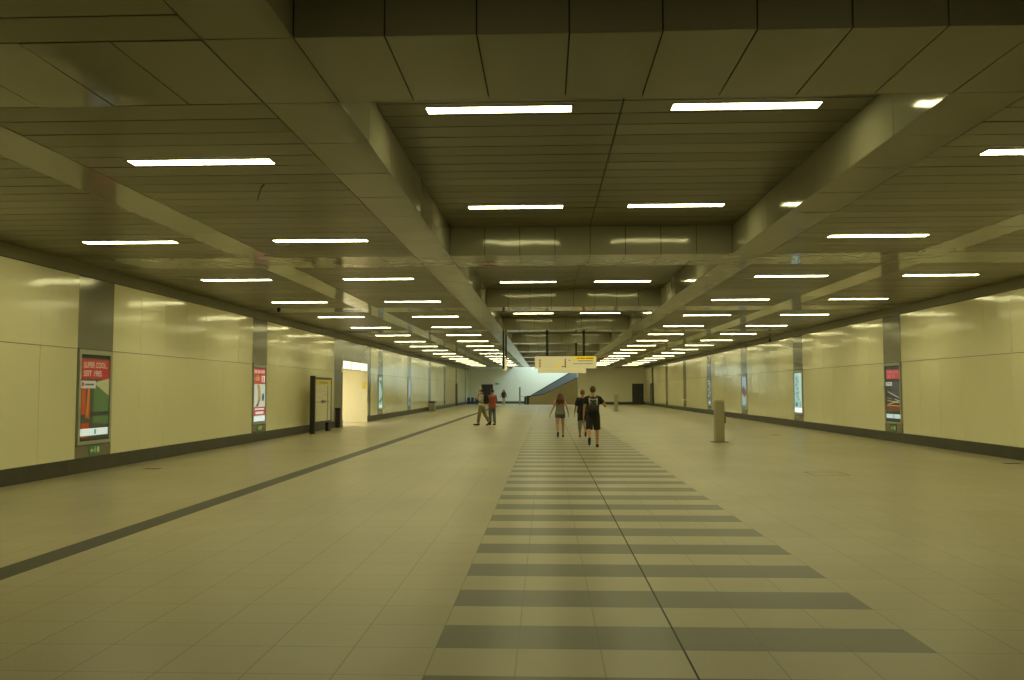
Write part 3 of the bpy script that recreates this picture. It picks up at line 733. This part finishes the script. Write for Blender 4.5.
def person(label, loc, rz, H, legs, arms, skin, wear, head_yaw=0, female=False, group=None, head_tilt=0, splay=.03):
    """figure faces local +Y. legs: side -> (thigh forward deg, knee flex deg, foot pitch deg). arms: side -> (upper dir, forearm dir)"""
    k = H/1.76; sw = .92 if female else 1.0; hw = 1.10 if female else .98
    J = {}
    for s in (-1, 1):
        a, fl, fp = legs[s]
        hip = V(s*.088, 0, .90); ar = math.radians(a); br = math.radians(a-fl)
        knee = hip + .415*V(s*splay, math.sin(ar), -math.cos(ar)); ank = knee + .405*V(0, math.sin(br), -math.cos(br))
        J[s] = dict(hip=hip, knee=knee, ank=ank, fp=math.radians(fp))
        f = V(0, math.cos(J[s]['fp']), math.sin(J[s]['fp'])); dn = V(0, math.sin(J[s]['fp']), -math.cos(J[s]['fp']))
        J[s].update(f=f, dn=dn, heel=ank + dn*.05 - f*.05, ball=ank + dn*.065 + f*.12, toe=ank + dn*.068 + f*.19)
        u, fo = V(*arms[s][0]).normalized(), V(*arms[s][1]).normalized()
        u.x *= s; fo.x *= s
        sh = V(s*.185*sw, 0, 1.405)
        J[s].update(sh=sh, elb=sh+u*.285, fo=fo, wr=sh+u*.285+fo*.245)
    low = min(min(J[s]['heel'].z-.038, J[s]['ball'].z-.03, J[s]['toe'].z-.026) for s in (-1,1))
    for s in (-1,1):
        for q in ('hip','knee','ank','heel','ball','toe','sh','elb','wr'): J[s][q].z -= low
    dz = -low
    tor = [(z, rx*(sw if z > 1.15 else hw), ry) for z, rx, ry in TORSO]
    hc = V(0, .025, 1.635+dz); HR = Matrix.Rotation(head_yaw, 3, 'Z') @ Matrix.Rotation(head_tilt, 3, 'X')
    hp = lambda x,y,z: hc + HR @ V(x,y,z)
    # body
    b = MB()
    b.loft([(0,0,z+dz,rx,ry) for z,rx,ry in tor])
    b.capsule((0,.0,1.45+dz),.062,hc-V(0,.01,.05),.055)
    b.ball(hp(0,-.01,.015),(.077,.096,.108),3,HR); b.ball(hp(0,.028,-.05),(.056,.062,.07),2,HR)
    b.capsule(hp(0,.09,.005),.011,hp(0,.108,-.03),.016); b.ball(hp(0,.088,.03),(.05,.012,.012),2,HR)
    b.ball(hp(0,.085,-.068),(.024,.01,.010),2,HR)
    for s in (-1,1): b.ball(hp(s*.078,-.005,-.01),(.012,.02,.032),2,HR)
    for s in (-1,1):
        j = J[s]
        b.capsule(j['hip'],.088*hw,j['knee'],.057); b.capsule(j['knee'],.055,j['knee'].lerp(j['ank'],.3)+V(0,-.012,0),.055)
        b.capsule(j['knee'].lerp(j['ank'],.3)+V(0,-.012,0),.054,j['ank'],.036)
        b.capsule(j['ank'],.036,j['heel'],.036); b.capsule(j['heel'],.034,j['ball'],.030); b.capsule(j['ball'],.030,j['toe'],.024)
        b.capsule(V(s*.10,0,1.41+dz),.062,j['sh'],.056); b.capsule(j['sh'],.055*sw,j['elb'],.041*sw); b.capsule(j['elb'],.041*sw,j['wr'],.027*sw)
        d = j['fo']; n = V(-s,0,0); n = n - d*n.dot(d)
        if n.length < .3: n = V(0,0,-1) - d*V(0,0,-1).dot(d)
        n.normalize(); l = d.cross(n).normalized()
        if l.y < 0: l = -l
        pc = j['wr'] + d*.055
        R = Matrix((l,n,d)).transposed()
        b.ball(pc,(.041,.016,.056),2,R)
        for q, (ox, ln) in enumerate(((.030,.068),(.010,.078),(-.011,.072),(-.031,.056))):
            r0 = pc + d*.045 + l*ox; m = r0 + d*ln*.5 + n*.010; e = m + d*ln*.38 + n*.028
            b.capsule(r0,.0088,m,.0085); b.capsule(m,.0085,e,.0075)
        th = pc - d*.02 + l*.03; tm = th + l*.028 + d*.03 + n*.012
        b.capsule(th,.012,tm,.010); b.capsule(tm,.010,tm+d*.028+n*.014,.0085)
    me = remesh(b, 'person', .0075, 3)
    for p in me.polygons:
        c = p.center; p.material_index = 0
        for s in (-1,1):
            if (c-hp(s*.031,.083,.012)).length < .013: p.material_index = 1
        if abs((c-hp(0,.09,-.068)).length) < .02: p.material_index = 2
    body = link('person', me, [skin, EYE_M, LIP], None, True)
    parts = []
    for w in wear:
        nm, m, kind = w[0], w[1], w[2]; a = w[3] if len(w) > 3 else {}
        b = MB(); g = a.get('g', .014); vox = .012
        if kind == 'shirt':
            lo, hi = a.get('lo',.86), a.get('hi',1.47)
            secs = [(0,0,z+dz,rx+g,ry+g) for z,rx,ry in tor if lo < z < hi]
            z,rx,ry = tor[0] if lo < .84 else min(tor, key=lambda q: abs(q[0]-lo))
            secs.insert(0, (0,0,lo+dz,rx+g+a.get('flare',.004),ry+g+a.get('flare',.004)))
            b.loft(secs)
            sl = a.get('sleeve', .5)
            for s in (-1,1):
                j = J[s]
                if sl > 0:
                    b.capsule(V(s*.10,0,1.41+dz),.066,j['sh'],.062)
                    if sl <= 1: b.cone(j['sh'],.064*sw+.006,j['sh'].lerp(j['elb'],sl),.058*sw+.008,16); b.ball(j['sh'],.066*sw)
                    else: b.capsule(j['sh'],.068*sw,j['elb'],.055*sw); b.capsule(j['elb'],.055*sw,j['elb'].lerp(j['wr'],sl-1),.044*sw)
                else:
                    b.capsule(V(s*.085,.05,1.30+dz),.035,V(s*.09,0,1.455+dz),.022); b.capsule(V(s*.085,-.05,1.30+dz),.035,V(s*.09,0,1.455+dz),.022)
        elif kind == 'pants':
            b.loft([(0,0,z+dz,rx+g,ry+g) for z,rx,ry in tor if z < 1.02][:3])
            b.ball((0,0,.86+dz),(.14*hw+g,.11+g,.08))
            ln = a.get('len', 2.0)
            for s in (-1,1):
                j = J[s]; w_ = a.get('w', .012); tr = .094*hw
                b.ball(j['hip'], tr+w_)
                if ln <= 1: b.cone(j['hip'],tr+w_,j['hip'].lerp(j['knee'],ln),a.get('hem',.085)+w_*.5,20)
                else:
                    b.capsule(j['hip'],tr+w_,j['knee'],.068+w_); b.cone(j['knee'],.068+w_,j['knee'].lerp(j['ank'],min(ln-1,.97)),a.get('hem',.058)+w_*.5,20)
        elif kind == 'shoe':
            s = a['s']; j = J[s]; vox = .009
            b.capsule(j['heel'],.043,j['ball'],.041); b.capsule(j['ball'],.041,j['toe']+j['f']*.02,.031)
            if a.get('high', 1): b.capsule(j['heel'].lerp(j['ank'],.4),.043,j['heel'],.043)
        elif kind == 'hair':
            vox = .010
            b.ball(hp(0,-.018,.022),(.087,.102,.110),3,HR)
            if a.get('long'):
                z1 = a['long']
                for q in range(9):
                    u = -1+q/4
                    x = u*.075; top = hp(x,-.055-.03*(1-u*u),.03); wv = 1+.25*math.sin(q*2.1)
                    mid = V(x*1.75, -.115-.02*(1-u*u), 1.48+dz); end = V(x*2.1+.01*math.sin(q*2.3), -.135, z1+dz+.05*abs(u)+.03*math.sin(q*1.7))
                    b.capsule(top,.035,mid,.040); b.capsule(mid,.040,end,.020)
            if a.get('bun'): b.ball(hp(0,-.09,.03),(.085,.06,.09)); b.ball(hp(-.04,-.07,-.03),.05); b.ball(hp(.04,-.07,-.03),.05)
        elif kind == 'cap':
            vox = .010
            b.ball(hp(0,-.005,.045),(.088,.106,.085),3,HR)
            b.loft([]) if False else None
            b.ball(hp(0,.115,.035),(.065,.065,.010),2,HR)
        elif kind == 'jacket_tie':
            for s in (-1,1): b.capsule(V(s*.1,-.1,1.0+dz),.05,V(s*.13-.03,-.14,.62+dz),.035)
            b.loft([(0,0,.93+dz,.20,.14),(0,0,1.03+dz,.175,.125)])
            b.loft([(-.02,-.10,.62+dz,.14,.035),(-.02,-.10,.98+dz,.17,.05)])
        me = remesh(b, nm, vox, a.get('smooth', 4))
        parts.append(link(nm, me, m, body, True))
    for o in [body] + parts: o.data.transform(Matrix.Scale(k,4))
    body.location = loc; body.rotation_euler = (0,0,rz)
    tag(body, label, 'person', group)
    return body, J, dz, k

DOWN = ((.18,-.05,-1),(.08,.15,-1))
BLK = cloth('black_cotton', (.018,.017,.016)); BLK2 = cloth('black_shorts', (.030,.027,.020))
SHOE = mat('dark_shoe', (.028,.024,.02), .6); SAND = mat('sandal_brown', (.16,.08,.05), .6)
def shoes(m, high=1): return [('shoe', m, 'shoe', dict(s=-1, high=high)), ('shoe', m, 'shoe', dict(s=1, high=high))]
# nearest walker
man, Jm, dzm, km = person('nearest walker seen from behind, man in black T-shirt and black knee-length shorts with a backpack', (1.38, 25.3, 0), -.03, 1.80,
    {-1: (-14, 42, -38), 1: (4, 4, 0)}, {-1: ((.22,-.12,-1),(.10,.25,-1)), 1: ((.62,-.12,-.85),(-.15,.75,.25))}, SKIN,
    [('t_shirt', BLK, 'shirt', dict(lo=.84, sleeve=.62, g=.028)), ('shorts', BLK2, 'pants', dict(len=.98, w=.022, hem=.088, g=.026)),
     ('hair', mat('hair_grey_brown', (.10,.075,.045), .7), 'hair')] + shoes(SHOE), splay=.07)
def backpack(label, J, dz, k, loc, rz, m, pr):
    t = thing('backpack', label, 'backpack', loc, rz)
    b = MB(); b.loft([(0,-.225,1.00+dz,.13,.075),(0,-.235,1.06+dz,.15,.095),(0,-.235,1.25+dz,.155,.10),(0,-.22,1.38+dz,.14,.085),(0,-.20,1.43+dz,.10,.05)], 26, pw=.75)
    o = [b.obj('pack_body', m, t, smooth=True)]
    b = MB(); b.loft([(0,-.325,1.03+dz,.10,.03),(0,-.33,1.08+dz,.115,.04),(0,-.33,1.19+dz,.115,.035),(0,-.325,1.23+dz,.10,.02)], 22, pw=.75); o.append(b.obj('front_pocket', m, t, smooth=True))
    for s in (-1, 1):
        b = MB(); pts = [(s*.10,-.17,1.38+dz),(s*.11,-.075,1.475+dz),(s*.115,.02,1.485+dz),(s*.12,.11,1.42+dz),(s*.13,.145,1.30+dz),(s*.15,.125,1.15+dz),(s*.17,.03,1.06+dz),(s*.15,-.15,1.04+dz)]
        for p, q in zip(pts, pts[1:]): b.capsule(p, .016, q, .016)
        o.append(b.obj('strap', M['black'], t, smooth=True))
    b = MB(); b.capsule((-.03,-.2,1.44+dz),.008,(0,-.2,1.475+dz),.008); b.capsule((0,-.2,1.475+dz),.008,(.03,-.2,1.44+dz),.008); o.append(b.obj('grab_loop', M['black'], t, smooth=True))
    if pr:
        b = MB()
        for x0,z0,x1,z1,w in ((-.115,1.40,-.09,1.20,.016),(.115,1.40,.10,1.18,.016),(-.10,1.385,.0,1.36,.014),(.0,1.36,.10,1.385,.014),(-.09,1.31,-.03,1.27,.014),(.09,1.31,.03,1.27,.014)):
            b.capsule((x0,-.30,z0+dz),w,(x1,-.318,z1+dz),w)
        o.append(b.obj('white_print', mat('white_print', (.62,.60,.48), .6), t, smooth=True))
    for q in o: q.data.transform(Matrix.Scale(k,4))
backpack('black backpack with white print on the nearest walker', Jm, dzm, km, (1.38, 25.3, 0), -.03, mat('backpack_black', (.03,.03,.027), .7), True)

person('girl walking away with long reddish brown hair, pale tank top and denim shorts', (.50, 30.8, 0), .03, 1.58,
    {-1: (-8, 34, -40), 1: (6, 4, 0)}, {-1: ((.42,-.25,-1),(.40,.15,-.8)), 1: ((.40,-.15,-1),(.22,.3,-.9))}, SKIN,
    [('tank_top', cloth('sage_top', (.26,.26,.19)), 'shirt', dict(lo=.90, sleeve=0, hi=1.36, g=.021)), ('denim_shorts', cloth('denim', (.085,.10,.105)), 'pants', dict(len=.36, w=.012, hem=.098)),
     ('hair', mat('hair_auburn', (.115,.04,.018), .6), 'hair', dict(long=1.30))] + shoes(mat('dark_sandal', (.05,.045,.04), .6), 0), female=True, splay=.05)
person('woman half hidden behind the nearest walker, short reddish hair, black top and grey cropped trousers', (1.30, 30.7, 0), -.02, 1.70,
    {-1: (5, 4, 0), 1: (-12, 30, -30)}, {-1: ((.30,-.05,-1),(.18,.1,-1)), 1: DOWN}, SKIN2,
    [('black_top', BLK, 'shirt', dict(lo=.82, sleeve=.9, g=.030, flare=.015)), ('cropped_trousers', cloth('grey_linen', (.30,.28,.21)), 'pants', dict(len=1.5, w=.014, hem=.062)),
     ('hair', mat('hair_red', (.24,.085,.035), .6), 'hair', dict(bun=1)), ('tied_jacket', BLK, 'jacket_tie')] + shoes(SAND, 0), female=True)
# pair standing by the dark strip
LOCC, RZC = (-3.10, 40.8, 0), PI/2-.25
cm, Jc, dzc, kc = person('man in a pale cap, white shirt and khaki trousers striding to the left', LOCC, RZC, 1.79,
    {-1: (12, 4, 2), 1: (-17, 16, -30)}, {-1: ((.12,-.12,-1),(-.45,.75,.45)), 1: ((.12,-.05,-1),(-.45,.8,.4))}, SKIN,
    [('white_shirt', cloth('white_shirt', (.62,.57,.44)), 'shirt', dict(lo=.88, sleeve=.75, g=.022)), ('khaki_trousers', cloth('khaki', (.24,.20,.095)), 'pants', dict(w=.016, hem=.066)),
     ('hair', mat('hair_dark', (.05,.03,.02), .6), 'hair'), ('cap', cloth('cap_cream', (.60,.54,.40)), 'cap')] + shoes(SHOE))
backpack('large black backpack worn by the man in the pale cap', Jc, dzc, kc, LOCC, RZC, BLK, False)
person('person in an orange pink shirt and jeans standing beside the man in the pale cap', (-2.63, 41.4, 0), .55, 1.73,
    {-1: (3, 3, 0), 1: (-4, 4, 0)}, {-1: ((.2,.05,-1),(-.1,1,-.1)), 1: ((.2,.05,-1),(-.1,1,-.05))}, SKIN2,
    [('orange_shirt', cloth('coral_shirt', (.42,.12,.065)), 'shirt', dict(lo=.80, sleeve=1.5, g=.036, flare=.012)), ('jeans', cloth('jeans_grey_blue', (.13,.15,.145)), 'pants', dict(w=.012, hem=.062)),
     ('hair', mat('hair_black_brown', (.03,.02,.014), .6), 'hair')] + shoes(SHOE), head_yaw=.3, head_tilt=-.15)
person('tiny distant person with reddish hair, dark jacket and pale trousers near the end wall', (-4.80, 96.0, 0), PI, 1.72,
    {-1: (8, 4, 0), 1: (-8, 10, -8)}, {-1: ((.45,0,-1),(.25,.1,-1)), 1: ((.45,0,-1),(.25,.1,-1))}, SKIN,
    [('jacket', cloth('maroon_jacket', (.07,.03,.03)), 'shirt', dict(lo=.82, sleeve=1.9, g=.045, flare=.02)), ('trousers', cloth('pale_trousers', (.55,.58,.55)), 'pants', dict(w=.014)),
     ('hair', mat('hair_crimson', (.30,.06,.05), .6), 'hair', dict(long=1.38))] + shoes(SHOE), female=True)

# ------------------------------------------------------------------ camera, world, colour
cam = bpy.data.cameras.new('camera'); co = bpy.data.objects.new('camera', cam); COL.objects.link(co)
cam.sensor_fit = 'HORIZONTAL'; cam.sensor_width = 36; cam.lens = 850/1024*36; cam.clip_end = 400; cam.clip_start = .05
yaw, pit, rol = math.radians(2.296), math.radians(3.3596), math.radians(-.1058)
co.matrix_world = Matrix.Translation((0,0,EYE)) @ Matrix.Rotation(yaw,4,'Z') @ Matrix.Rotation(PI/2+pit,4,'X') @ Matrix.Rotation(rol,4,'Z')
sc = bpy.context.scene; sc.camera = co
wd = bpy.data.worlds.new('world'); sc.world = wd; wd.use_nodes = True
wd.node_tree.nodes['Background'].inputs[0].default_value = (.01,.01,.008,1)
sc.view_settings.view_transform = 'Standard'; sc.view_settings.look = 'None'
sc.view_settings.exposure = 0.9
sc.cycles.max_bounces = 8; sc.cycles.diffuse_bounces = 5; sc.cycles.glossy_bounces = 4
sc.cycles.sample_clamp_indirect = 6
